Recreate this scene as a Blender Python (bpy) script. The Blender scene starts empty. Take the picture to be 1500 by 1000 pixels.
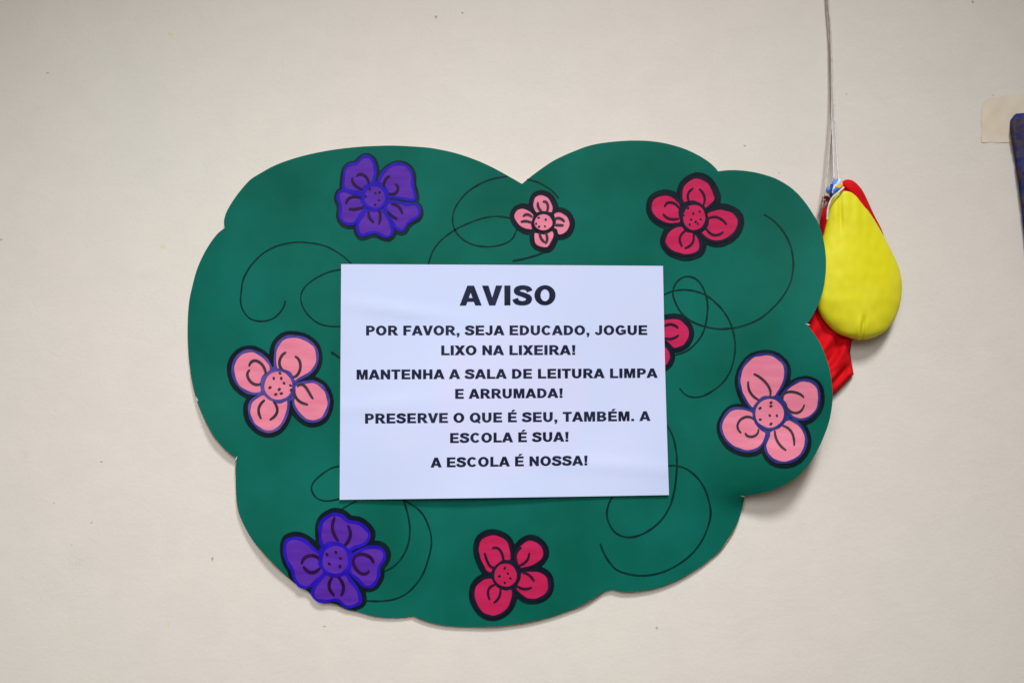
import bpy, math, random
from mathutils import Vector, noise
from mathutils.geometry import delaunay_2d_cdt

random.seed(7)
scene = bpy.context.scene
COL = scene.collection

# ------------------------------------------------------------------ camera
S = 0.00062                     # metres on the wall per photo pixel (A4 notice = 475 px)
LENS, SENSOR = 28.0, 36.0
D = 1500 * S * LENS / SENSOR    # camera to wall
cam_data = bpy.data.cameras.new("camera")
cam = bpy.data.objects.new("camera", cam_data)
COL.objects.link(cam)
cam.location = (0, -D, 0)
cam.rotation_euler = (math.radians(90), 0, 0)
cam_data.lens = LENS
cam_data.sensor_width = SENSOR
cam_data.clip_start = 0.01
cam_data.clip_end = 50
cam_data.dof.use_dof = True
cam_data.dof.focus_distance = D - 0.022
cam_data.dof.aperture_fstop = 3.2
scene.camera = cam

# ------------------------------------------------------------------ light
world = bpy.data.worlds.new("World")
scene.world = world
world.use_nodes = True
bg = world.node_tree.nodes["Background"]
bg.inputs[0].default_value = (1.0, 0.85, 0.66, 1)
bg.inputs[1].default_value = 0.13

def lamp(name, kind, loc, target, energy, color, **kw):
    ld = bpy.data.lights.new(name, kind)
    ld.energy = energy
    ld.color = color
    for k, v in kw.items():
        setattr(ld, k, v)
    o = bpy.data.objects.new(name, ld)
    COL.objects.link(o)
    o.location = loc
    o.rotation_euler = (Vector(target) - Vector(loc)).to_track_quat('-Z', 'Y').to_euler()
    return o

lamp("ceiling_lamp", 'SPOT', (0.25, -1.15, 1.25), (0.13, 0, -2.27), 137.0, (1.0, 0.985, 0.965),
     spot_size=math.radians(91.6), spot_blend=1.0, shadow_soft_size=0.17)
lamp("fill_lamp", 'SPOT', (-0.26, -1.30, 0.48), (-0.256, 0, -0.41), 57.0, (1.0, 0.985, 0.965),
     spot_size=math.radians(82.6), spot_blend=1.0, shadow_soft_size=0.35)  # added frontal fill, balances the wall and stands in for the lens falloff

scene.view_settings.view_transform = 'Standard'
scene.view_settings.look = 'None'
scene.view_settings.gamma = 1
scene.view_settings.exposure = 0.04
scene.view_settings.use_curve_mapping = False

# ------------------------------------------------------------------ helpers
def P(px, py, d=0.0):
    """point seen at photo pixel px,py standing d metres in front of the wall"""
    k = S * (D - d) / D
    return Vector(((px - 750) * k, -d, (500 - py) * k))

def obj(name, verts, faces, mats, idx=None, parent=None, smooth=False):
    org = parent.matrix_world.translation if parent is not None and parent.parent is None else None
    base = parent.location.copy() if parent is not None else Vector((0, 0, 0))
    p = parent
    while p is not None and p.parent is not None:
        p = p.parent
        base += p.location
    me = bpy.data.meshes.new(name)
    me.from_pydata([tuple(Vector(v) - base) for v in verts], [], faces)
    for m in (mats if isinstance(mats, (list, tuple)) else [mats]):
        me.materials.append(m)
    if idx:
        for p_, i in zip(me.polygons, idx):
            p_.material_index = i
    if smooth:
        for p_ in me.polygons:
            p_.use_smooth = True
    me.update()
    o = bpy.data.objects.new(name, me)
    COL.objects.link(o)
    if parent is not None:
        o.parent = parent
    return o

def tag(o, label=None, cat=None, group=None, kind=None):
    if label: o["label"] = label
    if cat: o["category"] = cat
    if group: o["group"] = group
    if kind: o["kind"] = kind
    return o

def thing(name, loc, label, cat, group=None):
    o = bpy.data.objects.new(name, None)
    o.empty_display_size = 0.02
    COL.objects.link(o)
    o.location = loc
    return tag(o, label, cat, group)

def cr(pts, closed=False, n=6):
    """Catmull-Rom through the points"""
    out = []
    m = len(pts)
    segs = m if closed else m - 1
    for i in range(segs):
        if closed:
            p0, p1, p2, p3 = pts[(i-1) % m], pts[i], pts[(i+1) % m], pts[(i+2) % m]
        else:
            p0, p1, p2, p3 = pts[max(i-1, 0)], pts[i], pts[i+1], pts[min(i+2, m-1)]
        for k in range(n):
            t = k / n
            t2, t3 = t*t, t*t*t
            out.append(tuple(0.5*((2*b) + (c-a)*t + (2*a-5*b+4*c-d)*t2 + (3*b-a-3*c+d)*t3)
                             for a, b, c, d in zip(p0, p1, p2, p3)))
    if not closed:
        out.append(tuple(pts[-1]))
    return out

def area2(poly):
    return sum(a[0]*b[1]-b[0]*a[1] for a, b in zip(poly, poly[1:]+poly[:1]))

def inside(poly, x, y):
    c = False
    j = len(poly)-1
    for i in range(len(poly)):
        xi, yi = poly[i]; xj, yj = poly[j]
        if (yi > y) != (yj > y) and x < (xj-xi)*(y-yi)/(yj-yi)+xi:
            c = not c
        j = i
    return c

def edge_dist(poly, x, y):
    best = 1e9
    for (ax, ay), (bx, by) in zip(poly, poly[1:]+poly[:1]):
        dx, dy = bx-ax, by-ay
        l2 = dx*dx+dy*dy
        t = 0 if l2 == 0 else max(0, min(1, ((x-ax)*dx+(y-ay)*dy)/l2))
        q = (x-ax-t*dx)**2+(y-ay-t*dy)**2
        if q < best: best = q
    return math.sqrt(best)

def curve(pts, n=20):
    """one smooth polynomial sweep through a few points, as a marker makes it"""
    if len(pts) < 3:
        return cr(pts, False, 6)
    ts = [0.0]
    for a, b in zip(pts, pts[1:]):
        ts.append(ts[-1]+math.hypot(b[0]-a[0], b[1]-a[1])**0.7)
    out = []
    for k in range(n+1):
        t = ts[-1]*k/n
        x = y = 0
        for i, p in enumerate(pts):
            l = 1.0
            for j in range(len(pts)):
                if j != i: l *= (t-ts[j])/(ts[i]-ts[j])
            x += p[0]*l; y += p[1]*l
        out.append((x, y))
    return out

class Sheet:
    """collects flat pieces drawn in photo pixels and laid on a surface lift(px,py,h)"""
    def __init__(self, lift):
        self.lift = lift; self.v = []; self.f = []; self.i = []
    def add(self, pts2, faces, h, mi):
        b = len(self.v)
        for x, y in pts2:
            self.v.append(self.lift(x, y, h))
        for f in faces:
            a = [pts2[k] for k in f]
            f = [b+k for k in f]
            if area2(a) > 0:           # photo y points down: keep the normal to the viewer
                f = f[::-1]
            self.f.append(f); self.i.append(mi)
    def fill(self, poly, h, mi=0, step=8):
        xs = [p[0] for p in poly]; ys = [p[1] for p in poly]
        pts = [Vector(p) for p in poly]
        y = min(ys)+step/2
        r = 0
        while y < max(ys):
            x = min(xs)+step/2+(step/2 if r % 2 else 0)
            while x < max(xs):
                if inside(poly, x, y) and edge_dist(poly, x, y) > step*0.45:
                    pts.append(Vector((x, y)))
                x += step
            y += step*0.9; r += 1
        n = len(poly)
        vs, es, fs, *_ = delaunay_2d_cdt(pts, [(i, (i+1) % n) for i in range(n)], [], 1, 1e-5)
        self.add([tuple(v) for v in vs], [list(f) for f in fs], h, mi)
    def stroke(self, pts, w, h, mi=0, closed=False, taper=False, wob=0.0):
        m = len(pts)
        L = []; R = []
        for i, (x, y) in enumerate(pts):
            if closed:
                a, b = pts[i-1], pts[(i+1) % m]
            else:
                a, b = pts[max(i-1, 0)], pts[min(i+1, m-1)]
            dx, dy = b[0]-a[0], b[1]-a[1]
            l = math.hypot(dx, dy) or 1
            nx, ny = -dy/l, dx/l
            ww = w/2
            if wob:
                ww *= 1+wob*noise.noise(Vector((x*0.09, y*0.09, 3.1)))
            if taper and not closed:
                e = min(i, m-1-i)/max(1, m-1)
                ww *= 0.75+0.25*min(1, e*5)
            L.append((x+nx*ww, y+ny*ww)); R.append((x-nx*ww, y-ny*ww))
        fs = []
        for i in range(m if closed else m-1):
            j = (i+1) % m
            fs.append([i, j, m+j, m+i])
        self.add(L+R, fs, h, mi)
        if not closed:                 # round marker ends
            for (x, y), e in ((pts[0], 1), (pts[-1], 1)):
                r = w/2*(0.72 if taper else 0.95)
                self.add([(x+r*math.cos(k*math.pi/5), y+r*math.sin(k*math.pi/5)) for k in range(10)],
                         [list(range(10))], h+0.00002, mi)
    def dot(self, x, y, r, h, mi=0):
        ph = x*1.7+y
        self.add([(x+r*(1+0.22*math.sin(2*a+ph))*math.cos(a), y+r*(1+0.22*math.cos(a*2+ph))*math.sin(a))
                  for a in (k*math.pi/6 for k in range(12))], [list(range(12))], h, mi)
    def build(self, name, mats, parent=None, smooth=True):
        return obj(name, self.v, self.f, mats, self.i, parent, smooth)

def tube(pts, r, seg=8):
    v = []; f = []
    m = len(pts)
    for i, p in enumerate(pts):
        t = (pts[min(i+1, m-1)]-pts[max(i-1, 0)]).normalized()
        u = t.cross(Vector((0, 1, 0)))
        if u.length < 1e-4: u = Vector((1, 0, 0))
        u.normalize(); w = t.cross(u)
        tw = i*0.6
        for k in range(seg):
            a = 2*math.pi*k/seg
            rr = r*(1+0.16*math.cos(3*(a+tw)))
            v.append(p+u*rr*math.cos(a)+w*rr*math.sin(a))
    for i in range(m-1):
        for k in range(seg):
            f.append([i*seg+k, i*seg+(k+1) % seg, (i+1)*seg+(k+1) % seg, (i+1)*seg+k])
    f.append(list(range(seg))[::-1]); f.append([(m-1)*seg+k for k in range(seg)])
    return v, f

# ------------------------------------------------------------------ materials
def srgb(r, g, b):
    def c(x):
        x /= 255
        return x/12.92 if x <= 0.04045 else ((x+0.055)/1.055)**2.4
    return (c(r), c(g), c(b), 1)

def mat(name, col, col2=None, scale=60, rough=0.6, spec=0.25, bump=0.0, bscale=600, stretch=None, detail=4,
        lo=0.35, hi=0.65):
    m = bpy.data.materials.new(name)
    m.use_nodes = True
    nt = m.node_tree
    b = nt.nodes["Principled BSDF"]
    b.inputs["Base Color"].default_value = col
    b.inputs["Roughness"].default_value = rough
    b.inputs["Specular IOR Level"].default_value = spec
    if col2 or bump:
        tc = nt.nodes.new("ShaderNodeNewGeometry")
        src = tc.outputs["Position"]
        if stretch:
            mp = nt.nodes.new("ShaderNodeMapping")
            mp.inputs["Rotation"].default_value = stretch[0]
            mp.inputs["Scale"].default_value = stretch[1]
            nt.links.new(src, mp.inputs[0]); src = mp.outputs[0]
    if col2:
        n = nt.nodes.new("ShaderNodeTexNoise")
        n.inputs["Scale"].default_value = scale
        n.inputs["Detail"].default_value = detail
        nt.links.new(src, n.inputs["Vector"])
        r = nt.nodes.new("ShaderNodeValToRGB")
        r.color_ramp.elements[0].position = lo; r.color_ramp.elements[0].color = col
        r.color_ramp.elements[1].position = hi; r.color_ramp.elements[1].color = col2
        nt.links.new(n.outputs[0], r.inputs[0])
        nt.links.new(r.outputs[0], b.inputs["Base Color"])
    if bump:
        n2 = nt.nodes.new("ShaderNodeTexNoise")
        n2.inputs["Scale"].default_value = bscale
        n2.inputs["Detail"].default_value = 5
        nt.links.new(tc.outputs["Position"], n2.inputs["Vector"])
        bp = nt.nodes.new("ShaderNodeBump")
        bp.inputs["Strength"].default_value = bump
        bp.inputs["Distance"].default_value = 0.001
        nt.links.new(n2.outputs[0], bp.inputs["Height"])
        nt.links.new(bp.outputs[0], b.inputs["Normal"])
    return m

M_green = mat("green_card", srgb(3, 84, 71), srgb(9, 98, 87), 11, 0.62, 0.07, 0.12, 900, detail=9)
M_line = mat("green_marker", srgb(2, 34, 34), srgb(4, 48, 44), 120, 0.55, 0.08)
M_card = mat("cardboard", srgb(168, 136, 104), srgb(188, 158, 126), 200, 0.85, 0.1, 0.3, 900)
M_white = mat("torn_paper", srgb(190, 205, 195), srgb(140, 180, 165), 400)
M_halo = mat("black_marker", srgb(8, 20, 29), srgb(10, 36, 41), 55, 0.5, 0.08, lo=0.45, hi=0.75)
M_halo_soft = mat("worn_black_marker", srgb(8, 24, 32), srgb(8, 48, 48), 60, 0.5, 0.08, lo=0.4, hi=0.75)
M_navy = mat("dark_outline", srgb(17, 19, 34), srgb(29, 24, 46), 80, 0.5, 0.08)
M_blue = mat("blue_marker", srgb(30, 14, 158), srgb(40, 22, 170), 90, 0.5, 0.08)
M_viol = mat("violet_marker", srgb(51, 51, 129), srgb(86, 71, 140), 70, 0.5, 0.08)
M_vblue = mat("deep_blue_marker", srgb(26, 39, 105), srgb(55, 59, 122), 60, 0.5, 0.08)
ST = ((0, 0.7, 0), (1, 1, 5))
M_purple = mat("purple_paint", srgb(75, 34, 144), srgb(85, 44, 158), 30, 0.55, 0.08, 0.06, 700, ST)
M_pink = mat("pink_paint", srgb(204, 113, 139), srgb(213, 126, 149), 26, 0.55, 0.1, 0.06, 700, ST)
M_crim = mat("crimson_paint", srgb(170, 26, 73), srgb(180, 35, 84), 26, 0.55, 0.1, 0.06, 700, ST)
M_pvein = mat("purple_vein_marker", srgb(32, 10, 53), srgb(44, 15, 68), 90, 0.5, 0.08)
M_gvein = mat("grey_vein_marker", srgb(49, 37, 49), srgb(63, 49, 61), 90, 0.5, 0.08)
M_cvein = mat("black_vein_marker", srgb(36, 15, 37), srgb(53, 17, 46), 90, 0.5, 0.08)
M_paper = mat("notice_paper", (0.485, 0.560, 0.800, 1), (0.525, 0.582, 0.812, 1), 9, 0.7, 0.12, 0.06, 900)
def show_through(m, px, py, rad, tint, k):
    nt = m.node_tree; b = nt.nodes["Principled BSDF"]
    g = nt.nodes.new("ShaderNodeNewGeometry")
    vs = nt.nodes.new("ShaderNodeVectorMath"); vs.operation = 'DISTANCE'
    nt.links.new(g.outputs["Position"], vs.inputs[0]); vs.inputs[1].default_value = P(px, py, 0.008)
    mr = nt.nodes.new("ShaderNodeMapRange")
    mr.inputs[1].default_value = rad; mr.inputs[2].default_value = rad*0.86
    mr.inputs[3].default_value = 0; mr.inputs[4].default_value = k
    nt.links.new(vs.outputs["Value"], mr.inputs[0])
    x = nt.nodes.new("ShaderNodeMix"); x.data_type = 'RGBA'
    src = b.inputs["Base Color"].links[0].from_socket
    nt.links.new(mr.outputs[0], x.inputs[0]); nt.links.new(src, x.inputs[6]); x.inputs[7].default_value = tint
    nt.links.new(x.outputs[2], b.inputs["Base Color"])
show_through(M_paper, 750, 582, 0.074, (0.545, 0.558, 0.79, 1), 0.7)
M_ink = mat("printer_ink", srgb(18, 22, 44), srgb(30, 36, 64), 45, 0.5, 0.08)
M_yel = mat("yellow_lycra", srgb(208, 202, 24), srgb(216, 212, 42), 22, 0.55, 0.25, 0.05, 300)
M_red = mat("red_cloth", srgb(186, 12, 22), srgb(204, 22, 30), 40, 0.8, 0.06, 0.2, 1600)
M_cord = mat("white_cord", srgb(220, 217, 218), srgb(200, 196, 196), 300, 0.8, 0.1, 0.4, 1800)
M_twine = mat("dull_twine", srgb(208, 200, 191), srgb(186, 177, 168), 260, 0.85, 0.1, 0.4, 1800)
M_thread = mat("brown_thread", srgb(120, 90, 84), srgb(150, 120, 112), 300, 0.8, 0.1)
M_cwhite = mat("white_cloth", srgb(214, 216, 226), srgb(190, 200, 226), 200, 0.8, 0.1, 0.2, 1600)
M_cblue = mat("blue_print", srgb(46, 110, 206), srgb(100, 150, 224), 120, 0.8, 0.1, 0.2, 1600)
M_cnavy = mat("navy_print", srgb(30, 50, 120), srgb(60, 80, 150), 150, 0.8, 0.1)
M_cyel = mat("yellow_print", srgb(226, 200, 70), srgb(210, 170, 40), 150, 0.8, 0.1)
M_tape = mat("masking_tape", srgb(206, 196, 178), srgb(212, 203, 187), 70, 0.6, 0.2, 0.15, 700)
M_panel = mat("scuffed_blue", srgb(26, 40, 108), srgb(74, 64, 68), 120, 0.75, 0.15, 0.4, 500, lo=0.38, hi=0.60)
M_speck = mat("dirt_speck", srgb(166, 157, 148), srgb(182, 173, 163), 500, 0.8, 0.1)
M_speck2 = mat("yellow_stain", srgb(208, 196, 168), srgb(216, 204, 180), 400, 0.8, 0.1)

def wall_material():
    m = bpy.data.materials.new("painted_plaster")
    m.use_nodes = True
    nt = m.node_tree; N = nt.nodes; L = nt.links
    b = N["Principled BSDF"]
    b.inputs["Roughness"].default_value = 0.62
    b.inputs["Specular IOR Level"].default_value = 0.1
    g = N.new("ShaderNodeNewGeometry")
    def noi(scale, detail, rough=0.5, src=None, dist=0.0):
        n = N.new("ShaderNodeTexNoise")
        n.inputs["Scale"].default_value = scale
        n.inputs["Detail"].default_value = detail
        n.inputs["Roughness"].default_value = rough
        n.inputs["Distortion"].default_value = dist
        L.new(src or g.outputs["Position"], n.inputs["Vector"])
        return n
    def ramp(src, p0, c0, p1, c1):
        r = N.new("ShaderNodeValToRGB")
        r.color_ramp.elements[0].position = p0; r.color_ramp.elements[0].color = c0
        r.color_ramp.elements[1].position = p1; r.color_ramp.elements[1].color = c1
        L.new(src, r.inputs[0]); return r
    def mix(fac, a, c):
        x = N.new("ShaderNodeMix"); x.data_type = 'RGBA'
        if hasattr(fac, "links"): L.new(fac, x.inputs[0])
        else: x.inputs[0].default_value = fac
        for s, v in ((x.inputs[6], a), (x.inputs[7], c)):
            if hasattr(v, "links"): L.new(v, s)
            else: s.default_value = v
        return x.outputs[2]
    # broad uneven tint of the paint: pinkish and greyish patches
    big = ramp(noi(3.2, 3).outputs[0], 0.36, (0.640, 0.624, 0.580, 1), 0.64, (0.654, 0.611, 0.577, 1))
    mid = ramp(noi(26, 5, 0.6, dist=0.6).outputs[0], 0.40, (0.955, 0.955, 0.955, 1), 0.62, (1, 1, 1, 1))
    mul = N.new("ShaderNodeMix"); mul.data_type = 'RGBA'; mul.blend_type = 'MULTIPLY'; mul.inputs[0].default_value = 0.55
    L.new(big.outputs[0], mul.inputs[6]); L.new(mid.outputs[0], mul.inputs[7])
    col = mul.outputs[2]
    fine = ramp(noi(420, 4, 0.65).outputs[0], 0.30, (0.94, 0.94, 0.94, 1), 0.62, (1, 1, 1, 1))
    mul2 = N.new("ShaderNodeMix"); mul2.data_type = 'RGBA'; mul2.blend_type = 'MULTIPLY'; mul2.inputs[0].default_value = 0.45
    L.new(col, mul2.inputs[6]); L.new(fine.outputs[0], mul2.inputs[7])
    col = mul2.outputs[2]
    # grey rubbed smudges with a place of their own
    for (px, py, r, k, c) in ((116, 826, 0.020, 0.55, (0.50, 0.51, 0.50, 1)), (120, 868, 0.022, 0.40, (0.52, 0.53, 0.52, 1)),
                              (66, 868, 0.018, 0.40, (0.52, 0.53, 0.52, 1)), (36, 664, 0.006, 0.55, (0.48, 0.46, 0.43, 1)),
                              (1480, 270, 0.012, 0.35, (0.52, 0.52, 0.51, 1)), (105, 43, 0.008, 0.25, (0.52, 0.50, 0.46, 1))):
        vs = N.new("ShaderNodeVectorMath"); vs.operation = 'DISTANCE'
        L.new(g.outputs["Position"], vs.inputs[0]); vs.inputs[1].default_value = P(px, py)
        mr = N.new("ShaderNodeMapRange"); mr.inputs[1].default_value = r; mr.inputs[2].default_value = 0.0
        mr.inputs[3].default_value = 0; mr.inputs[4].default_value = k
        L.new(vs.outputs["Value"], mr.inputs[0])
        nn = ramp(noi(300, 6, 0.75).outputs[0], 0.47, (0, 0, 0, 1), 0.60, (1, 1, 1, 1))
        mm = N.new("ShaderNodeMath"); mm.operation = 'MULTIPLY'
        L.new(mr.outputs[0], mm.inputs[0]); L.new(nn.outputs[0], mm.inputs[1])
        col = mix(mm.outputs[0], col, c)
    L.new(col, b.inputs["Base Color"])
    # roller stipple, trowel undulation
    mp = N.new("ShaderNodeMapping"); mp.inputs["Rotation"].default_value = (0, 0.5, 0); mp.inputs["Scale"].default_value = (1, 1, 1.5)
    L.new(g.outputs["Position"], mp.inputs[0])
    a = noi(260, 5, 0.6); c2 = noi(34, 4, 0.5, mp.outputs[0], 0.8)
    bp1 = N.new("ShaderNodeBump"); bp1.inputs["Strength"].default_value = 0.17; bp1.inputs["Distance"].default_value = 0.0012
    L.new(a.outputs[0], bp1.inputs["Height"])
    bp2 = N.new("ShaderNodeBump"); bp2.inputs["Strength"].default_value = 0.07; bp2.inputs["Distance"].default_value = 0.004
    L.new(c2.outputs[0], bp2.inputs["Height"]); L.new(bp1.outputs[0], bp2.inputs["Normal"])
    L.new(bp2.outputs[0], b.inputs["Normal"])
    return m
M_wall = wall_material()

# ------------------------------------------------------------------ the wall
ws = Sheet(lambda x, y, h: P(x, y, h))
W, T = 1.6, 0.10
wv = [(-W, 0, -W), (W, 0, -W), (W, 0, W), (-W, 0, W), (-W, T, -W), (W, T, -W), (W, T, W), (-W, T, W)]
wf = [[0, 1, 2, 3], [5, 4, 7, 6], [4, 0, 3, 7], [1, 5, 6, 2], [3, 2, 6, 7], [4, 5, 1, 0]]
for (x, y, rx, ry, k) in ((638.5, 25, 1.8, 2.2, 1), (677.5, 19, 1.6, 1.5, 1), (1240, 138, 1.5, 0.9, 1), (1225.5, 214.5, 1.3, 1.9, 1),
                          (69.5, 107, 2.4, 0.9, 1), (311, 818, 1.3, 3.6, 1), (148.5, 676, 1.8, 1.2, 1), (134, 765, 1.4, 1.2, 1),
                          (105, 798, 1.0, 0.8, 1), (1, 351, 1.8, 1.6, 1), (1091, 213.5, 1.6, 1.3, 1), 
                          (1455, 140, 1.1, 0.8, 1), (1141, 253, 0.9, 0.9, 1), (238, 360, 5.0, 3.4, 2), (250, 50, 3.0, 2.2, 2), (246, 912, 1.8, 5.0, 2),
                          (79, 736, 1.6, 0.7, 1), (1425, 3, 2.2, 1.8, 1), (475, 917, 2.6, 1.0, 1), (962, 919, 1.6, 2.2, 1)):
    ph = random.random()*6
    pts = [(x+rx*math.cos(t)*(1+0.3*math.sin(2*t+ph)), y+ry*math.sin(t)*(1+0.3*math.cos(3*t+ph)))
           for t in (q*math.pi/6 for q in range(12))]
    ws.add(pts, [list(range(12))], 0.0001, k)
off = len(wv)
wall = obj("wall", [Vector(v) for v in wv]+ws.v, wf+[[k+off for k in f] for f in ws.f], [M_wall, M_speck, M_speck2], [0]*6+ws.i)
tag(wall, "cream painted plaster wall behind everything", None, None, "structure")

# ------------------------------------------------------------------ the board
LOBES = [  # clockwise; each list ends where the next begins, at a cut notch
 [(329,334),(328,326),(329,319),(332,310),(340,296),(350,282),(360,270),(369,261.5),(384,252.4),(400,243.6),(420,235.6),(444,228.4),
  (468,223),(494,218.6),(526,215.2),(550,214),(578,213.4),(618,215.6),(640,218.4),(668,224.6),(696,234),(720,244.6),(744,257.6),(764.6,269.4)],
 [(764.6,269.4),(776,260),(792,248),(810,236),(826,228),(840,222),(860,214.4),(880,210),(904,207.2),(928,206),(952,206.8),(976,210.4),
  (1000,217.2),(1020,226),(1036,235.6),(1046,244),(1052,251)],
 [(1052,251),(1068,249.4),(1086,249.8),(1108,253),(1128,258.6),(1142,264.5),(1160,276),(1176,292),(1190,312),(1200,330),(1206,350),(1209.4,372),
  (1210,390),(1209,404),(1206,424),(1200,442),(1192,459),(1182,475)],
 [(1182,475),(1191,486.5),(1200,500),(1208,518),(1214,536),(1218,556),(1219.6,576),(1219,592),(1216,611),(1210,631),(1200,654),(1186,678),
  (1170,696),(1150,709),(1128,718.5),(1108,723),(1091,726)],
 [(1091,726),(1088,740),(1083,758),(1076,774),(1066,789),(1054,806),(1038,820),(1022,832),(1000,845),(980,854.5),(958,861.6),(936,865),(918,866.2),
  (906,865),(897,862.6)],
 [(897,862.6),(886,865.4),(874,873),(860,881.6),(846,888.6),(820,898.6),(792,906.6),(760,913),(724,917),(684,917.6),(662,916.6),(640,913.6),(620,908),(604,901.4)],
 [(604,901.4),(590,903.6),(570,904.2),(546,901.6),(522,895),(508,892),(500,888.5),(490,884),(468,880.5),(459,874),(450,865),(434,855.5),(418,842),(404,829),
  (388,812),(372,793),(360,774),(352,756),(348,740),(346,720),(345.6,700),(345.4,684),(346.6,671)],
 [(346.6,671),(336,664),(322,650),(310,634),(298,610),(289,588),(282,560),(277.4,532),(275.2,504),(275,472),(277,442),(282,418),(288,396),(297,375),
  (308,356),(319,342),(329,334)],
]
OUT = []
for l in LOBES:
    OUT += cr(l, False, 4)[:-1]

def stand(px, py):
    """how far the front of the warped board stands off the wall"""
    d = 0.0044
    d += 0.0335*math.exp(-((px-1245)/150)**2-((py-500)/215)**2)
    q = 1/(1+math.exp(max(-40, min(40, (py-733)/(4+0.15*max(0, 1091-px))))))                  # the lobe above the notch lifts, the one below stays flat
    d += 0.016*math.exp(-((px-1160)/100)**2-((py-700)/70)**2)*q
    d -= 0.5*0.031*math.exp(-((px-1245)/150)**2-((py-500)/215)**2)*(1-q)
    d += 0.0072*math.exp(-((px-270)/85)**2-((py-640)/85)**2)
    d += 0.0042*math.exp(-((px-380)/95)**2-((py-840)/80)**2)
    d += 0.0013*math.sin(px*0.011+1.0)*math.sin(py*0.013+0.4)
    return max(d, 0.0036)

def on_board(px, py, h):
    return P(px, py, stand(px, py)+h)

board = thing("cloud_board", P(750, 560, 0.003), "large cloud shaped dark green card board with curly marker lines fixed to the wall", "board")

fs = Sheet(on_board)
fs.fill(OUT, 0.0, 0, 11)
for (x, y, a) in ((1184, 475, 0.3), (1089, 726.5, 0.2), (346, 672, 1.9), (289, 585, 1.2)):   # torn white paper at the cuts
    c, s_ = math.cos(a), math.sin(a)
    fs.add([(x-5*c, y-5*s_), (x-1.2*s_, y+1.2*c), (x+3*c, y+3*s_), (x+0.6*s_, y-0.6*c)], [[0, 1, 2, 3]], 0.0002, 1)
green = fs.build("front_sheet", [M_green, M_white], board)

# cardboard behind: a slab with a rim, cut a little wider than the paper here and there
ctr = (750, 560)
n = len(OUT)
rim = []
for i, (x, y) in enumerate(OUT):
    a, b = OUT[i-1], OUT[(i+1) % n]
    dx, dy = b[0]-a[0], b[1]-a[1]
    l = math.hypot(dx, dy) or 1
    k = -0.9+1.5*noise.noise(Vector((x*0.02, y*0.02, 0)))
    if y > 545 and x < 1085: k += 1.5
    if x > 1100: k -= 0.6
    rim.append((x+dy/l*k, y-dx/l*k))
cs = Sheet(on_board)
cs.fill(rim, -0.0014, 0, 13)
nf = len(cs.v)
back = Sheet(on_board)
back.fill(rim, -0.0032, 0, 16)
cv = cs.v+back.v
cf = cs.f+[[k+nf for k in f[::-1]] for f in back.f]
m0 = len(cv)
for (x, y) in rim:
    cv.append(on_board(x, y, -0.0003)); cv.append(on_board(x, y, -0.0032))
for i in range(n):
    j = (i+1) % n
    cf.append([m0+2*i, m0+2*i+1, m0+2*j+1, m0+2*j])
obj("cardboard_backing", cv, cf, M_card, None, board)

SW = [
 (2.0, [(417.4,441),(416,448),(408,460),(396,468),(382,470.4),(368,467.4),(358,458),(352.6,444),(353,430),(356,410),(364,394),(370,386),(384,372),(404,361),
        (426,355.6),(446,355),(472,359),(490,367),(506,378),(518,390)]),
 (2.0, [(512,392),(499,394.6),(480,399),(460,409),(446,421),(440.6,434),(443,448),(452,462),(466,473),(482,477.6),(499,478),(512,477)]),
 (3.0, [(486,516.4),(492,520),(499,525),(508,531)]),
 (2.0, [(508,680),(497,682.4),(484,686),(468,697),(458,708),(456.6,718),(464,729),(478,733.4),(497,730.4),(508,728)]),
 (2.0, [(532,728),(522,733.6),(511,739),(502,744.5),(494,752)]),
 (2.2, [(588,724),(591,732),(597,752),(600.4,774),(598,796),(590,814),(578,828),(565,835.6),(556,840)]),
 (2.2, [(582,724),(592,732),(608,742),(620,754),(629,774),(632,794),(628,816),(618,843),(600,865),(582,875.6),(562,879.6),(539,879.6),(526,878)]),
 (2.0, [(626,393),(628,385),(634,368),(646,352),(666,337),(684,328),(706,320),(726,317),(746,319),(758,322)]),
 (2.0, [(760,332),(756,339),(750,350),(736,358),(714,361.4),(692,358),(676,349),(666,336),(663,320),(668,302),(684,282),(704,269),(724,261.6),(743,258.4)]),
 (2.0, [(773,263),(790,268),(808,279),(818,290)]),
 (2.6, [(752,382.2),(772,378),(790,372.4),(800,368)]),
 (2.3, [(1120,314.4),(1134,324),(1148,340),(1158,360),(1161.8,380),(1161.6,396),(1157,416),(1146,435),(1132,451),(1114,466),(1092,476),(1072,480.6),(1052,481.6),
        (1032,478),(1012,470),(998,458),(989,442),(985.6,428),(990,415),(999,407),(1009,405),(1020,409),(1029,420),(1035,436),(1036.6,454),(1033,478),(1026,494),
        (1016,506),(1004,515),(991,519.4),(984,520)]),
 (2.2, [(964,437),(973,431.6),(984,427),(1000,424.4),(1018,426.4),(1034,432.4),(1048,443),(1060,456),(1069,471),(1075,490),(1077,508),(1075,526),(1069,545),
        (1058,561),(1044,572),(1030,579.6),(1016,581.6),(1004,577.6),(996,569)]),
 (2.4, [(970,612),(979.6,627),(986,640),(990.4,660),(991.6,680),(990,704),(987,722),(981,742),(968,762),(950,777),(932,785),(916,786),(902,780),(893,768),
        (889,754),(891,740),(897,727),(904,716)]),
 (2.4, [(970,684),(981,681.6),(994,682.4),(1008,688),(1022,700),(1033,717),(1039,736),(1041,752),(1038,768),(1029,790),(1014,810),(994,826),(970,837.6),
        (946,842.4),(924,841),(904,834.4),(892,822),(884,808),(879.6,796.6)]),
]
for w, pts in SW:
    s = Sheet(on_board)
    s.stroke(cr(pts, False, 7), w*1.18, 0.00022, 0, wob=0.4)
    s.build("marker_curl", M_line, board)

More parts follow.
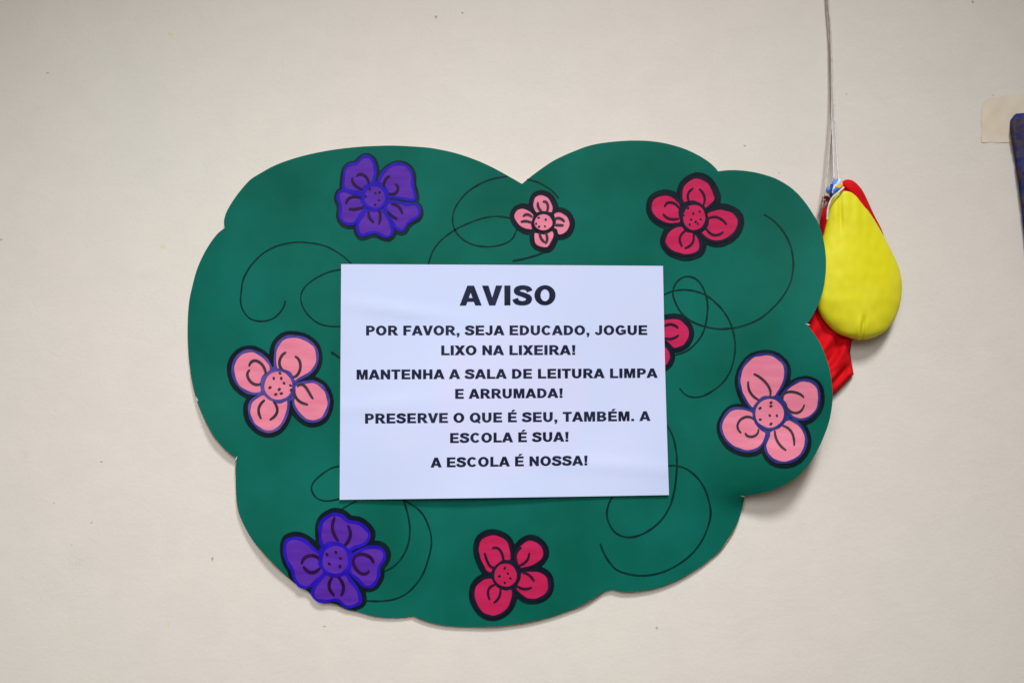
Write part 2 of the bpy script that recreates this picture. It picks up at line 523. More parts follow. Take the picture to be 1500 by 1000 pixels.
# ------------------------------------------------------------------ the flowers
def flower(o, s, petals, veins, centre, dots, fill, line, vein, halo, lw, hw, shift, label, vw=2.6, dr=1.9, depth=0.0007):
    tr = lambda p: (o[0]+p[0]*s, o[1]+p[1]*s)
    cx, cy = tr(centre[:2])
    pet = [cr([tr(p) for p in c], True, 5) for c in petals]
    th = thing("flower", on_board(cx, cy, 0.0003), label, "flower", "painted flowers glued on the green board")
    # black cut-out the flower is painted on: everything nearer than hw to a petal
    ring = []
    for k in range(220):
        a = 2*math.pi*k/220
        ca, sa = math.cos(a), math.sin(a)
        r = 150.0
        while r > 4:
            x, y = cx+ca*r-shift[0], cy+sa*r-shift[1]
            if any(inside(p, x, y) or edge_dist(p, x, y) < hw for p in pet):
                break
            r -= 0.5 if r < 100 else 4
        r += 0.5*noise.noise(Vector((ca*2, sa*2, cx)))
        while r > 4 and not inside(OUT, cx+ca*(r+0.6), cy+sa*(r+0.6)):
            r -= 0.5
        ring.append((cx+ca*r, cy+sa*r))
    b = Sheet(on_board)
    b.fill(ring, 0.0006, 0, 7)
    nr = len(ring)                       # the cut edge down to the board
    b0 = len(b.v)
    for (x, y) in ring:
        b.v.append(on_board(x, y, 0.0006)); b.v.append(on_board(x, y, 0.0001))
    for i in range(nr):
        j = (i+1) % nr
        b.f.append([b0+2*i, b0+2*j, b0+2*j+1, b0+2*i+1]); b.i.append(0)
    b.build("backing", [halo], th, False)
    for pi, p in enumerate(pet):
        q = Sheet(on_board)
        q.fill(p, 0.0009, 0, 7)
        q.stroke(p, lw, 0.00105+0.00005*pi, 1, True, wob=0.5)
        for i, v in enumerate(veins[pi]):
            q.stroke(curve([tr(t) for t in v]), vw*1.1, 0.00145+0.00003*i, 2, taper=True)
        q.build("petal", [fill, line, vein], th)
    if dots:
        rx, ry = centre[2]*s, centre[3]*s
        el = [(cx+rx*math.cos(t)*(1+0.02*math.sin(3*t)), cy+ry*math.sin(t)) for t in (k*math.pi/18 for k in range(36))]
        q = Sheet(on_board)
        big = [(cx+(x-cx)*1.28, cy+(y-cy)*1.28) for x, y in el]
        q.fill(big, 0.00075, 1, 7)
        q.fill(el, 0.00150, 0, 7)
        q.stroke(el, lw, 0.00158, 1, True, wob=0.4)
        for (x, y) in dots:
            q.dot(*tr((x, y)), dr, 0.00166, 2)
        q.build("flower_centre", [fill, line, vein], th)
    return th

flower((450,190), .2, [
  [(270,430),(268,360),(280,290),(310,258),(360,247),(400,208),(440,196),(480,225),(498,290),(490,360),(480,388),(420,420),(395,452),(330,450)],
  [(525,390),(540,340),(580,290),(630,258),(680,250),(730,270),(765,320),(770,400),(785,460),(785,512),(700,505),(640,495),(600,490),(580,440),(555,405)],
  [(575,565),(592,535),(640,528),(720,545),(790,545),(820,580),(815,630),(770,660),(735,685),(700,735),(660,725),(625,680),(590,610)],
  [(440,590),(490,592),(540,590),(565,605),(600,660),(625,740),(600,780),(560,778),(510,755),(460,755),(400,775),(372,740),(370,690),(400,640)],
  [(225,500),(235,460),(270,445),(330,465),(395,480),(400,520),(425,570),(390,620),(350,680),(300,690),(260,670),(240,630),(245,570),(240,540)]],
  [[[(330,355),(335,385),(360,415),(400,435)],[(365,335),(395,325),(430,345),(450,390)]],
   [[(600,340),(570,370),(560,420)],[(650,400),(665,430),(650,460),(600,467)]],
   [[(620,545),(660,555),(695,610)],[(590,600),(620,630),(655,650)]],
   [[(450,600),(455,640),(485,675)],[(520,580),(535,620),(525,685)]],
   [[(285,535),(310,500),(350,490),(395,500)],[(310,580),(360,580),(420,560)]]],
  (495,492,84,86), [(458,435),(430,490),(500,465),(530,460),(525,517),(497,550)],
  M_purple, M_blue, M_pvein, M_halo_soft, 4.0, 6.2, (0.2,1.0),
  "only five petalled flower, purple with blue outline, near the top left lobe", 3.6, 2.0)

flower((740,270), .11, [
  [(385,440),(375,390),(310,335),(230,310),(150,340),(112,400),(120,460),(170,540),(240,590),(310,608),(365,600),(355,520)],
  [(415,385),(370,320),(362,250),(390,170),(450,135),(520,140),(580,175),(620,240),(645,310),(635,370),(610,385),(540,370),(470,370)],
  [(640,400),(690,365),(760,370),(830,420),(865,500),(860,570),(820,640),(750,675),(700,665),(680,610),(640,580),(665,500)],
  [(385,640),(470,650),(540,650),(610,610),(645,620),(655,680),(620,770),(570,840),(500,845),(420,815),(380,750)]],
  [[[(245,420),(285,400),(355,430)],[(215,497),(280,490),(350,510)]],
   [[(435,245),(445,310),(480,350)],[(510,230),(550,240),(570,300),(550,360)]],
   [[(665,460),(720,450),(785,490)],[(660,540),(770,545)]],
   [[(460,650),(475,710),(520,765)],[(540,650),(560,720),(540,780)]]],
  (510,505,132,118), [(445,445),(540,470),(412,525),(450,565),(530,560)],
  M_pink, M_navy, M_gvein, M_halo, 2.9, 6.6, (0.9,0.2),
  "smallest flower, pink with a thick black outline, above the white notice", 3.4, 1.8)

flower((840,190), .2, [
  [(565,570),(580,510),(630,480),(690,475),(750,505),(785,545),(775,610),(790,670),(760,690),(690,692),(620,660),(580,620)],
  [(800,535),(788,470),(810,400),(870,355),(930,352),(990,390),(1030,460),(1035,520),(970,580),(950,560),(890,530),(840,530)],
  [(975,610),(1040,580),(1110,580),(1180,610),(1210,660),(1195,730),(1140,790),(1060,820),(990,805),(930,755),(965,720),(985,660)],
  [(668,810),(690,750),(740,710),(800,705),(830,740),(890,755),(930,820),(925,880),(880,910),(800,918),(720,890),(680,850)]],
  [[[(670,560),(690,535),(730,535),(770,570)],[(660,620),(700,650),(770,650)]],
   [[(875,430),(840,470),(845,520)],[(925,435),(960,490),(955,545)]],
   [[(985,650),(1050,640),(1120,690)],[(970,720),(1030,770),(1095,750)]],
   [[(820,740),(780,790),(795,850)],[(880,765),(870,830),(820,865)]]],
  (885,642,90,102), [(840,575),(925,600),(878,615),(805,628),(862,658),(932,657),(852,695),(895,675),(910,688)],
  M_crim, M_navy, M_cvein, M_halo, 3.6, 7.8, (0.8,0.3),
  "crimson flower near the upper right, between the notched lobes of the green board", 3.1, 1.8)

flower((310,460), .2, [
  [(155,410),(170,340),(220,285),(290,268),(360,295),(415,350),(435,410),(385,450),(365,510),(365,570),(290,580),(220,545),(175,490)],
  [(465,300),(480,230),(530,175),(600,162),(680,180),(750,230),(775,300),(765,370),(720,430),(640,475),(605,490),(570,430),(510,405),(470,395)],
  [(610,520),(680,500),(750,495),(820,540),(855,620),(850,690),(810,760),(740,785),(680,765),(620,700),(598,640),(605,580)],
  [(275,700),(290,640),(340,600),(390,585),(430,620),(490,645),(555,625),(560,690),(530,780),(480,840),(410,860),(340,830),(290,770)]],
  [[[(275,375),(310,340),(355,355),(395,440)],[(275,410),(262,450),(300,505),(355,510)]],
   [[(540,280),(500,330),(500,380),(525,410)],[(615,310),(650,370),(630,440),(595,460)]],
   [[(630,525),(665,515),(700,550),(740,615)],[(605,560),(625,620),(700,660)]],
   [[(385,630),(345,690),(360,760)],[(455,640),(480,710),(430,770)]]],
  (488,522,112,112), [(455,470),(500,432),(510,470),(530,505),(578,522),(427,537),(495,550),(583,555),(470,587),(510,580)],
  M_pink, M_viol, M_gvein, M_halo, 3.9, 8.4, (-0.6,0.2),
  "pink flower with violet outline left of the white notice", 3.6, 2.3)

flower((960,440), .12, [
  [(80,240),(200,212),(300,225),(380,290),(420,370),(415,450),(370,530),(300,575),(230,588),(180,550),(130,500),(60,470),(20,400),(40,300)],
  [(90,540),(130,555),(170,610),(188,690),(170,750),(140,790),(60,830),(-40,800),(-90,720),(-60,620),(20,550)]],
  [[[(110,310),(180,290),(230,300),(275,330)],[(120,460),(200,465),(280,425)]], []],
  (40,520,80,80), [], M_crim, M_navy, M_cvein, M_halo, 3.2, 6.2, (0.3,-0.3),
  "crimson flower half hidden behind the right edge of the white notice", 3.2)

flower((1030,500), .2, [
  [(265,270),(290,190),(350,120),(430,95),(510,100),(580,150),(605,210),(590,300),(550,370),(520,405),(440,410),(390,460),(360,490),(310,430),(275,350)],
  [(570,410),(620,340),(700,290),(770,285),(830,320),(850,390),(840,480),(790,545),(730,570),(660,555),(620,510),(605,460)],
  [(455,760),(480,690),(490,655),(560,620),(615,570),(680,590),(730,640),(755,720),(735,800),(680,860),(600,885),(520,870),(470,820)],
  [(130,630),(150,560),(200,500),(270,488),(365,515),(385,590),(430,640),(465,670),(440,740),(390,790),(310,802),(220,770),(160,710)]],
  [[[(330,295),(345,370),(405,425)],[(375,238),(440,280),(490,350),(490,400)]],
   [[(585,415),(595,380),(660,368),(735,405)],[(605,460),(640,510),(690,520),(740,465)]],
   [[(525,655),(545,730),(605,793)],[(585,615),(640,650),(668,755)]],
   [[(275,665),(255,600),(300,555),(375,570)],[(310,672),(340,695),(385,685),(405,645)]]],
  (487,525,114,114), [(497,447),(497,473),(417,488),(488,541),(540,543),(418,571),(497,603)],
  M_pink, M_vblue, M_gvein, M_halo, 3.7, 7.4, (0.6,0.9),
  "pink flower with deep blue outline on the right edge lobe, below the yellow pouch", 3.1, 2.2)

flower((330,720), .2, [
  [(435,410),(455,355),(520,338),(590,365),(650,420),(695,460),(695,530),(725,590),(670,650),(610,695),(550,690),(510,640),(490,570),(450,500)],
  [(695,270),(720,205),(790,165),(850,175),(900,215),(980,230),(1040,280),(1055,325),(1020,380),(950,405),(905,425),(850,385),(780,375),(710,390)],
  [(925,470),(970,440),(1050,405),(1130,410),(1165,450),(1160,500),(1125,550),(1120,620),(1080,685),(1020,690),(970,640),(915,590),(915,530)],
  [(745,595),(820,615),(880,600),(920,650),(970,720),(990,800),(950,830),(885,840),(820,790),(740,800),(670,790),(640,740),(670,670)]],
  [[[(560,520),(590,475),(640,465),(695,500)],[(575,550),(630,590),(690,560)]],
   [[(800,190),(785,270),(825,355)],[(900,250),(915,320),(865,400)]],
   [[(940,490),(955,560),(1010,600),(1050,580)],[(945,480),(990,455),(1050,470),(1085,515)]],
   [[(780,630),(760,690),(795,755)],[(830,625),(865,690),(850,755)]]],
  (805,497,106,114), [(745,458),(810,443),(843,487),(762,527),(840,545)],
  M_purple, M_blue, M_pvein, M_halo, 4.6, 8.6, (0.8,-1.2),
  "four petalled purple flower reaching the lower left rim of the green board", 4.3, 2.6)

flower((600,720), .2, [
  [(500,400),(520,345),(580,310),(650,315),(710,350),(740,410),(742,500),(680,510),(620,560),(600,595),(560,580),(525,520),(505,460)],
  [(780,440),(820,380),(880,347),(940,365),(985,420),(980,480),(930,530),(860,555),(810,560),(780,510)],
  [(800,640),(815,585),(880,575),(950,580),(1010,620),(1025,690),(1000,750),(940,785),(860,785),(800,740),(775,700)],
  [(468,760),(480,690),(530,640),(600,625),(640,680),(700,710),(750,710),(755,770),(730,840),(680,890),(610,913),(540,890),(490,830)]],
  [[[(550,450),(570,510),(600,550),(640,545)],[(610,410),(650,415),(680,460),(685,510)]],
   [[(815,410),(780,450),(785,510)],[(875,450),(860,500),(800,540)]],
   [[(830,590),(870,605),(910,650)],[(790,690),(840,710),(890,700)]],
   [[(620,680),(580,710),(585,785)],[(665,715),(655,770),(620,808)]]],
  (703,608,92,94), [(697,558),(720,597),(658,617),(738,632),(697,665)],
  M_crim, M_navy, M_cvein, M_halo, 3.6, 7.0, (0.0,-0.4),
  "crimson flower with thick black outline below the white notice", 3.4, 2.0)

# ------------------------------------------------------------------ the notice
def on_paper(px, py, h):
    u = (px-500)/475.0; v = (py-388)/340.0
    b = 0.0006
    b += 0.0050*max(0, v)**3*math.exp(-((u-0.36)/0.24)**2)
    b += 0.0010*math.exp(-((u-1.0)/0.12)**2)*(0.4+0.6*math.sin(3.1*v))
    b += 0.00060*math.sin(u*7+v*3+0.5)*math.sin(v*6+1) + 0.0006
    b += 0.0011*math.exp(-((u-0.17-0.25*(v-0.17))/0.16)**2-((v-0.2-0.18*(u-0.2))/0.022)**2)
    b += 0.0008*math.exp(-((v-0.86-0.10*(u-0.8))/0.030)**2-((u-0.86)/0.22)**2)
    b += 0.0007*math.exp(-((v-0.62+0.12*u)/0.035)**2-((u-0.10)/0.18)**2)
    base = 0.0030+0.0036*max(0, min(1, (px-600)/400))**2
    base = max(base, stand(px, py)+0.0019)
    return P(px, py, base+b+h)

notice = thing("notice_sheet", on_paper(738, 560, 0), "white printed paper notice headed AVISO on the middle of the green board", "notice")
ps = Sheet(on_paper)
NX, NY = 60, 44
pp = []
for j in range(NY+1):
    v = j/NY
    for i in range(NX+1):
        u = i/NX
        xl = 499.7+(497.5-499.7)*v; xr = 971.2+(980-971.2)*v
        yt = 386.8+(389.4-386.8)*u; yb = 731.6+(724.6-731.6)*u
        xr += -0.8*math.sin(math.pi*v)
        x = xl+(xr-xl)*u
        y = yt+(yb-yt)*v+0.5*math.sin(math.pi*u)*(v-0.3)
        pp.append((x, y))
ps.add(pp, [[j*(NX+1)+i, j*(NX+1)+i+1, (j+1)*(NX+1)+i+1, (j+1)*(NX+1)+i] for j in range(NY) for i in range(NX)], 0, 0)
ps.build("paper", [M_paper], notice)

def rect(x0, y0, x1, y1): return ('p', [(x0, y0), (x1, y0), (x1, y1), (x0, y1)])
def poly(*p): return ('p', list(p))
def arc(cx, cy, rx, ry, tx, ty, a0, a1): return ('a', (cx, cy, rx, ry, tx, ty, a0, a1))
def mir(w, *p): return ('p', [(w-x, y) for x, y in p])
STEM = rect(.09, 0, .345, 1)
E_ = [STEM, rect(.345, .81, .86, 1), rect(.345, .41, .82, .59), rect(.345, 0, .88, .19)]
GL = {
 'A': (1.008, [poly((0,0),(.275,0),(.504,.70),(.504,1),(.355,1)), mir(1.008,(0,0),(.275,0),(.504,.70),(.504,1),(.355,1)), poly((.335,.19),(.673,.19),(.612,.37),(.396,.37))]),
 'B': (1.008, [STEM, rect(.345,.83,.55,1), rect(.345,.41,.55,.59), rect(.345,0,.55,.18), arc(.55,.745,.34,.255,.24,.17,-90,90), arc(.55,.285,.39,.285,.25,.18,-90,90)]),
 'C': (1.008, [arc(.53,.5,.475,.515,.26,.20,38,322)]),
 'D': (1.008, [STEM, rect(.345,.81,.45,1), rect(.345,0,.45,.19), arc(.45,.5,.50,.5,.26,.19,-90,90)]),
 'E': (.93, E_),
 'F': (.853, [STEM, rect(.345,.81,.82,1), rect(.345,.40,.75,.58)]),
 'G': (1.086, [arc(.54,.5,.485,.515,.26,.20,38,318), rect(.58,.36,1.01,.54), rect(.79,.10,1.01,.36)]),
 'H': (1.008, [rect(.085,0,.335,1), rect(.673,0,.923,1), rect(.335,.40,.673,.60)]),
 'I': (.40, [rect(.07,0,.33,1)]),
 'J': (.776, [rect(.44,.30,.69,1), arc(.36,.30,.33,.315,.24,.20,180,360)]),
 'L': (.853, [STEM, rect(.345,0,.83,.19)]),
 'M': (1.163, [rect(.08,0,.31,1), rect(.853,0,1.083,1), poly((.31,1),(.43,1),(.5815,.34),(.5815,0),(.475,0),(.31,.70)), mir(1.163,(.31,1),(.43,1),(.5815,.34),(.5815,0),(.475,0),(.31,.70))]),
 'N': (1.008, [rect(.08,0,.325,1), rect(.685,0,.93,1), poly((.325,1),(.325,.58),(.685,0),(.685,.42))]),
 'O': (1.086, [arc(.543,.5,.495,.515,.265,.20,0,360)]),
 'P': (.93, [STEM, rect(.345,.82,.52,1), rect(.345,.37,.52,.55), arc(.52,.685,.365,.315,.25,.18,-90,90)]),
 'Q': (1.086, [arc(.543,.5,.495,.515,.265,.20,0,360), poly((.55,.24),(.68,.36),(1.04,.0),(.92,-.11))]),
 'R': (1.008, [STEM, rect(.345,.82,.55,1), rect(.345,.39,.55,.57), arc(.55,.695,.365,.305,.25,.18,-90,90), poly((.44,.42),(.70,.44),(1.02,0),(.71,0))]),
 'S': (.93, [('s', [(.80,.70),(.72,.84),(.47,.905),(.24,.84),(.19,.71),(.28,.61),(.5,.53),(.72,.42),(.77,.29),(.68,.15),(.45,.095),(.2,.16),(.11,.33)])]),
 'T': (.853, [rect(.02,.81,.835,1), rect(.30,0,.555,.81)]),
 'U': (1.008, [rect(.08,.38,.335,1), rect(.675,.38,.93,1), arc(.505,.38,.425,.395,.255,.20,180,360)]),
 'V': (.93, [poly((0,1),(.275,1),(.465,.33),(.465,0),(.33,0)), mir(.93,(0,1),(.275,1),(.465,.33),(.465,0),(.33,0))]),
 'X': (.93, [poly((0,0),(.30,0),(.93,1),(.63,1)), poly((0.01,1),(.31,1),(.94,0),(.64,0))]),
 ',': (.40, [rect(.08,0,.32,.22), poly((.19,0),(.32,0),(.23,-.21),(.10,-.21))]),
 '.': (.40, [rect(.08,0,.32,.22)]),
 '!': (.465, [poly((.10,1),(.38,1),(.33,.29),(.15,.29)), rect(.12,0,.36,.21)]),
 '\u00c9': (.93, E_+[poly((.40,1.07),(.55,1.07),(.76,1.27),(.50,1.27))]),
}
def grow(pts, e):
    if area2(pts) < 0: pts = pts[::-1]
    m = len(pts); out = []
    for i in range(m):
        a, b, c = pts[i-1], pts[i], pts[(i+1) % m]
        u = (b[0]-a[0], b[1]-a[1]); w = (c[0]-b[0], c[1]-b[1])
        lu = math.hypot(*u); lw = math.hypot(*w)
        n1 = (u[1]/lu, -u[0]/lu); n2 = (w[1]/lw, -w[0]/lw)
        k = 1+n1[0]*n2[0]+n1[1]*n2[1]
        k = max(k, 0.5)
        out.append((b[0]+e*(n1[0]+n2[0])/k, b[1]+0.6*e*(n1[1]+n2[1])/k))
    return out
BOLD = 0.017
def text_line(name, txt, x0, x1, top0, base0, top1, base1, track=0.03):
    adv = 0; place = []
    for ch in txt:
        if ch == ' ':
            adv += .40; continue
        place.append((ch, adv)); adv += GL[ch][0]+track
    last = GL[txt[-1]][0]
    lo = min(p[0] for s in GL[txt[0]][1] for p in (s[1] if s[0] != 'a' else [(s[1][0]-s[1][2], 0)]))
    hi = place[-1][1]+max(p[0] for s in GL[txt[-1]][1] for p in (s[1] if s[0] != 'a' else [(s[1][0]+s[1][2], 0)]))
    sx = (x1-x0)/(hi-lo)
    def tp(gx, gy):
        x = x0+(gx-lo)*sx
        u = (x-x0)/(x1-x0)
        return (x, (base0+(base1-base0)*u)+gy*((top0-base0)+((top1-base1)-(top0-base0))*u))
    sh = Sheet(on_paper)
    for ch, ax in place:
        for k, (kind, dat) in enumerate(GL[ch][1]):
            h = 0.00018+0.000012*k
            if kind == 'p':
                q = [tp(ax+x, y) for x, y in grow(dat, BOLD)]
                if len(q) == 4:
                    sh.add(q, [[0, 1, 2, 3]], h, 0)
                else:
                    sh.fill(q, h, 0, 50)
            elif kind == 'a':
                cx, cy, rx, ry, tx, ty, a0, a1 = dat
                rx += BOLD*0.7; tx += BOLD*1.9; ry += BOLD*0.3; ty += BOLD
                m = 28
                o_ = []; i_ = []
                for t in range(m+1):
                    a = math.radians(a0+(a1-a0)*t/m)
                    o_.append(tp(ax+cx+rx*math.cos(a), cy+ry*math.sin(a)))
                    i_.append(tp(ax+cx+(rx-tx)*math.cos(a), cy+(ry-ty)*math.sin(a)))
                sh.add(o_+i_, [[t, t+1, m+2+t, m+1+t] for t in range(m)], h, 0)
            else:
                c = cr(dat, False, 4)
                Lp = []; Rp = []
                for i, (x, y) in enumerate(c):
                    a, b = c[max(i-1, 0)], c[min(i+1, len(c)-1)]
                    dx, dy = b[0]-a[0], b[1]-a[1]; l = math.hypot(dx, dy)
                    wx = 0.5*(.225+.07*abs(dy/l))
                    Lp.append(tp(ax+x-dy/l*wx, y+dx/l*wx)); Rp.append(tp(ax+x+dy/l*wx, y-dx/l*wx))
                m = len(c)
                sh.add(Lp+Rp, [[i, i+1, m+i+1, m+i] for i in range(m-1)], h, 0)
    return sh.build(name, [M_ink], notice, False)

text_line("heading", "AVISO", 674, 813.5, 418.6, 447.2, 418, 446.6, 0.06)
for a in (("POR FAVOR, SEJA EDUCADO, JOGUE", 536.5, 948, 477, 491, 476.4, 490.2),
          ("LIXO NA LIXEIRA!", 646.6, 842.6, 506, 520, 505.4, 519.4),
          ("MANTENHA A SALA DE LEITURA LIMPA", 522.6, 963.2, 541.4, 555.5, 539.4, 553),
          ("E ARRUMADA!", 667, 824, 569.6, 583.7, 568.6, 582.2),
          ("PRESERVE O QUE \u00c9 SEU, TAMB\u00c9M. A", 535, 952.7, 605.7, 620, 602, 616),
          ("ESCOLA \u00c9 SUA!", 659.6, 832.6, 634.1, 648.4, 632.3, 646.2),
          ("A ESCOLA \u00c9 NOSSA!", 631, 860.4, 670, 684.2, 667, 681)):
    text_line("text_line", *a)

# ------------------------------------------------------------------ the hanging ornament
hang = thing("hanging_ornament", P(1250, 500, 0.012), "yellow stuffed pouch and red cloth hanging on white cords beside the green board", "ornament")

# yellow pouch: elliptical sections lofted between the traced left and right outlines
RIGHT = [(1238,279.5),(1248,282.5),(1260,292),(1272,308),(1288,334),(1302,360),(1316,390),(1321,414),(1319.5,440),(1312,464),(1297.6,484.5),(1276,495.5),(1257,498)]
LEFT = [(1238,279.5),(1226,285),(1216.5,298),(1212,314),(1209,332),(1203,356),(1196,386),(1192,412),(1193,436),(1200,458),(1211,474.5),(1228,489),(1257,498)]
Rc, Lc = cr(RIGHT, False, 10), cr(LEFT, False, 10)
def xat(c, y):
    for (a, b), (c2, d2) in zip(c, c[1:]):
        if (b <= y <= d2) and d2 > b:
            return a+(c2-a)*(y-b)/(d2-b)
    return c[0][0] if y <= c[0][1] else c[-1][0]
pv = []; pf = []
NR, NA = 110, 150
for j in range(NR+1):
    t = j/NR
    y = 279.6+(497.9-279.6)*(0.5-0.5*math.cos(math.pi*t))
    xl, xr = xat(Lc, y), xat(Rc, y)
    if j in (0, NR): xl = xr = (xl+xr)/2
    cx, rx = (xl+xr)/2, (xr-xl)/2
    dep = 0.0140*min(1, rx/63)**0.75
    cd = 0.0160+0.0105*(1-t)**4
    for k in range(NA):
        a = 2*math.pi*k/NA
        ca, sa = math.cos(a), math.sin(a)
        x = cx+rx*ca
        w = 0
        if sa > 0:
            # gathers fading down from the tied neck, a pinched seam at the bottom
            w += 0.0004*math.sin((x-1235)*0.38)*max(0, 1-(y-280)/70)*min(1, (y-280)/12)
            w -= 0.0016*math.exp(-((x-(1231+(y-300)*0.02))/3.2)**2)*math.exp(-((y-315)/26)**2)
            w -= 0.0030*math.exp(-((x-(1266.5-(y-462)*0.12))/2.2)**2)*(1/(1+math.exp(-(y-466)/3.0)))
            w += 0.0014*math.exp(-((x-(1260.5-(y-462)*0.12))/2.8)**2)*(1/(1+math.exp(-(y-466)/3.0)))
            w += 0.0006*noise.noise(Vector((x*0.03, y*0.03, 1)))+0.00035*noise.noise(Vector((x*0.10, y*0.06, 4)))
            w -= 0.0003*math.exp(-((x-y*0.35-(1208-y*0.0-0.35*262))/3.0)**2)*math.exp(-((y-430)/30)**2)
        pv.append(P(x, y, cd+dep*sa+w))
for j in range(NR):
    for k in range(NA):
        k2 = (k+1) % NA
        pf.append([j*NA+k, (j+1)*NA+k, (j+1)*NA+k2, j*NA+k2])
obj("pouch", pv, pf, M_yel, None, hang, True)

def cloth(poly_, d0, H, R, folds, step=3, extra=None):
    """puffed cloth: rounded at its rim, with folds, closed behind"""
    def lf(x, y, h):
        if h < 0:
            return P(x, y, max(0.0012, d0-0.0012))
        t = min(1, edge_dist(poly_, x, y)/R)
        d = d0+H*math.sqrt(max(0, 1-(1-t)**2))+folds(x, y)*t
        return P(x, y, d)
    s = Sheet(lf)
    s.fill(poly_, 0, 0, step)
    nfr = len(s.f)
    s.fill(poly_, -1, 0, step)
    for i in range(nfr, len(s.f)): s.f[i] = s.f[i][::-1]
    n_ = len(poly_)
    b0 = len(s.v)
    for x, y in poly_:
        s.v.append(lf(x, y, 0)); s.v.append(lf(x, y, -1))
    for i in range(n_):
        j = (i+1) % n_
        s.f.append([b0+2*i, b0+2*j, b0+2*j+1, b0+2*i+1]); s.i.append(0)
    return s, lf

RED = cr([(1232,267),(1240,263),(1249,264.5),(1257,271),(1264,280),(1271,294),(1280,314),(1294,343),(1300,380),(1290,440),(1268,480),(1248,499)], False, 4)[:-1] \
    + cr([(1248,499),(1246.5,508),(1245,516)], False, 3)[:-1] + cr([(1245,516),(1247.5,530),(1250.6,548)], False, 3)[:-1] \
    + cr([(1250.6,548),(1241,559),(1233,567),(1222,577.5),(1208,584),(1190,570),(1178,530),(1172,490),(1184,440),(1194,400),(1199.5,360),(1200.6,332),(1202.5,316),
          (1207,306),(1214,296),(1222,287),(1229,278),(1232,267)], False, 4)[:-1]
def red_folds(x, y):
    f = 0
    if y > 470:
        f += 0.0034*math.sin((x-1215)*0.20+(y-540)*0.11)*min(1, (y-470)/40)
        f += 0.0024*math.sin((x+y)*0.33+1.2)*math.exp(-((y-545)/26)**2)
        f += 0.0036*math.exp(-((y-(522+(1245-x)*0.75))/5.0)**2)
    if y < 350:
        f += 0.0030*math.exp(-((x-1252-(y-285)*0.9)/4.5)**2)-0.0022*math.exp(-((x-1243-(y-285)*0.9)/3.0)**2)
    return f
def red_depth_base(y): return 0
s, _ = cloth(RED, 0.0045, 0.0085, 11, red_folds)
# the top of the cloth bulges round the neck of the pouch
for i, v in enumerate(s.v):
    py = 500-v.z/(S*(D+v.y)/D)
    px = 750+v.x/(S*(D+v.y)/D)
    if py < 380:
        v2 = P(px, py, -v.y+0.0085*max(0, min(1, (380-py)/60)))
        s.v[i] = v2
s.build("red_cloth", [M_red], hang)

PAT = cr([(1209.5,281),(1211,275),(1216,271),(1220,265),(1226,261.5),(1232,262),(1235,269),(1235,275),(1226,284),(1219,291),(1215.5,287),(1213,284)], True, 4)
s, lf = cloth(PAT, 0.016, 0.008, 6, lambda x, y: 0.0012*math.sin(x*0.9+y*0.5), 2)
def patch(pts, mi, h):
    q = Sheet(lambda x, y, hh: P(x, y, -lf(x, y, 0).y+hh))
    q.fill(cr([(1180+.1*x, 240+.1*y) for x, y in pts], True, 3), h, mi, 2)
    b = len(s.v)
    s.v += q.v; s.f += [[k+b for k in f] for f in q.f]; s.i += q.i
patch([(392,262),(440,222),(485,228),(450,280),(395,300)], 1, 0.0005)
patch([(365,300),(410,300),(395,370),(385,440),(355,445),(358,360)], 2, 0.0007)
patch([(305,350),(355,328),(352,400),(312,415)], 1, 0.0005)
patch([(405,372),(480,345),(505,365),(455,420),(412,440)], 1, 0.0006)
patch([(430,330),(530,292),(548,335),(500,352)], 3, 0.0008)
patch([(350,460),(395,430),(400,480),(375,505)], 2, 0.0008)
s.build("patterned_cloth", [M_cwhite, M_cblue, M_cnavy, M_cyel], hang)

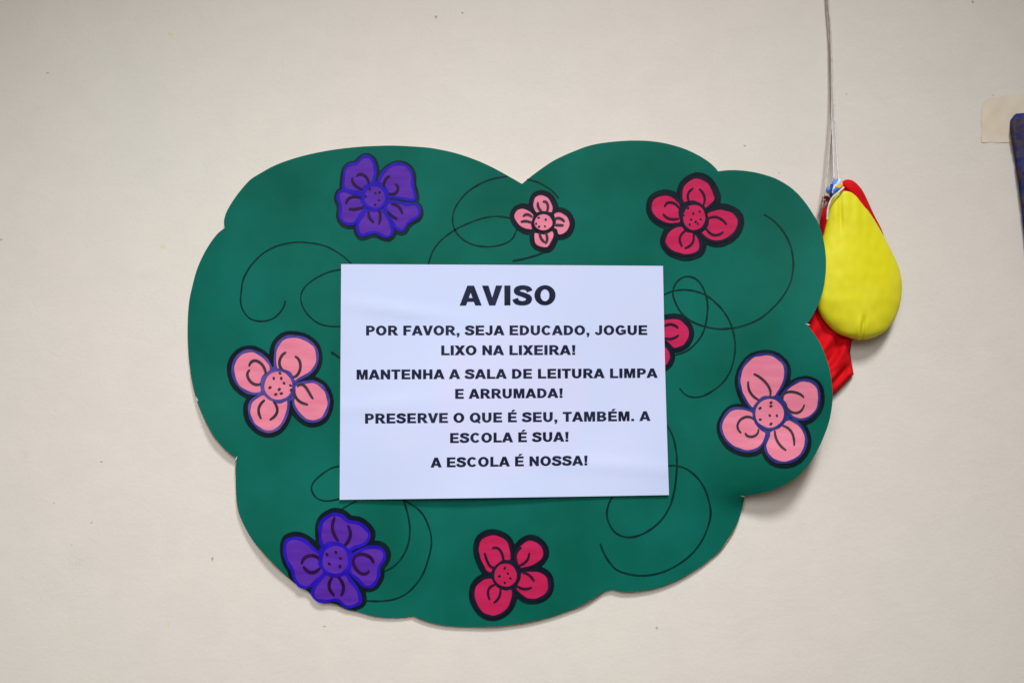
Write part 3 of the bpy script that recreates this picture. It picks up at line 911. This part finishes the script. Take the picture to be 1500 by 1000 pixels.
def cord(name, pts, r, m, n_=10):
    v, f = tube([P(*p) for p in cr(pts, False, n_)], r)
    return obj(name, v, f, m, None, hang, True)
cord("cord", [(1211,-60,.006),(1213,0,.0062),(1216.4,42,.0066),(1218.2,98,.0072),(1218.6,140,.0080),(1217.4,182,.0090),(1215,214,.010),(1212,250,.0115),(1208.6,275,.013),(1206,300,.013)], 0.00072, M_twine)
cord("cord", [(1209,-60,.0035),(1211,0,.0036),(1215,50,.0040),(1218.8,98,.0046),(1221,140,.0056),(1222.6,170,.0070),(1225,215,.010),(1227.4,252,.015),(1228.5,264,.0185)], 0.00075, M_cord)
cord("cord", [(1216,60,.0025),(1217.6,120,.0025),(1219,182,.0040),(1220.4,225,.0080),(1221.6,262,.0150)], 0.00065, M_cord)
cord("hem_cord", [(1236,274.5,.0285),(1228,282,.0300),(1220,289,.0305),(1215.4,297,.0305),(1212.6,308,.0300),(1211.6,322,.0290)], 0.0008, M_cord)
cord("thread", [(1205.6,288,.012),(1203,300,.012),(1201.5,312,.011),(1205,305,.013),(1208,296,.014),(1212,290,.016)], 0.0006, M_thread)
cord("thread", [(1208,289,.016),(1212,289.5,.018),(1214,292,.018),(1211,296,.017)], 0.0014, mat("maroon_tuft", srgb(130, 16, 36), srgb(100, 10, 30), 200))

# ------------------------------------------------------------------ tape and the blue panel at the right
tp_ = Sheet(lambda x, y, h: P(x, y, 0.00035+h+0.0002*math.sin(x*0.2)*math.sin(y*0.17)))
tpoly = [(1439.5,150),(1444,147),(1450,143.6),(1461,142.6),(1472,139.6),(1490,139.2),(1520,138.8),(1570,138),(1570.6,160),(1570,206),(1540,207.6),(1500,208.4),(1470,208.8),(1460,209.6),(1452,208.2),(1443,209.4),(1438,208.4),(1437.2,200),(1438.2,190),(1437,178),(1438.4,165),(1437.6,157)]
tp_.fill(tpoly, 0, 0, 5)
tape = tp_.build("masking_tape", [M_tape])
tag(tape, "faded beige strip of masking tape on the wall behind the blue banner", "tape")

pan = [(1479.4,188),(1480,176),(1484,170.5),(1488,166.6),(1500,165.6),(1530,165.2),(1548,166),(1556,174),(1557,188),(1550,240),(1540,300),(1532,350),(1518,420),(1511,420),(1501,352),(1496,302),(1491.6,268),(1487,237),(1483,212)]
def pan_fold(x, y):
    return 0.0016*noise.noise(Vector((x*0.06, y*0.03, 5)))+0.0012*math.sin(x*0.35+y*0.02)
s, _ = cloth(pan, 0.0012, 0.0065, 7, pan_fold, 4)
panel = s.build("cloth_banner", [M_panel])
tag(panel, "dark blue scuffed cloth banner with tapering edge, cut off by the right edge", "banner")
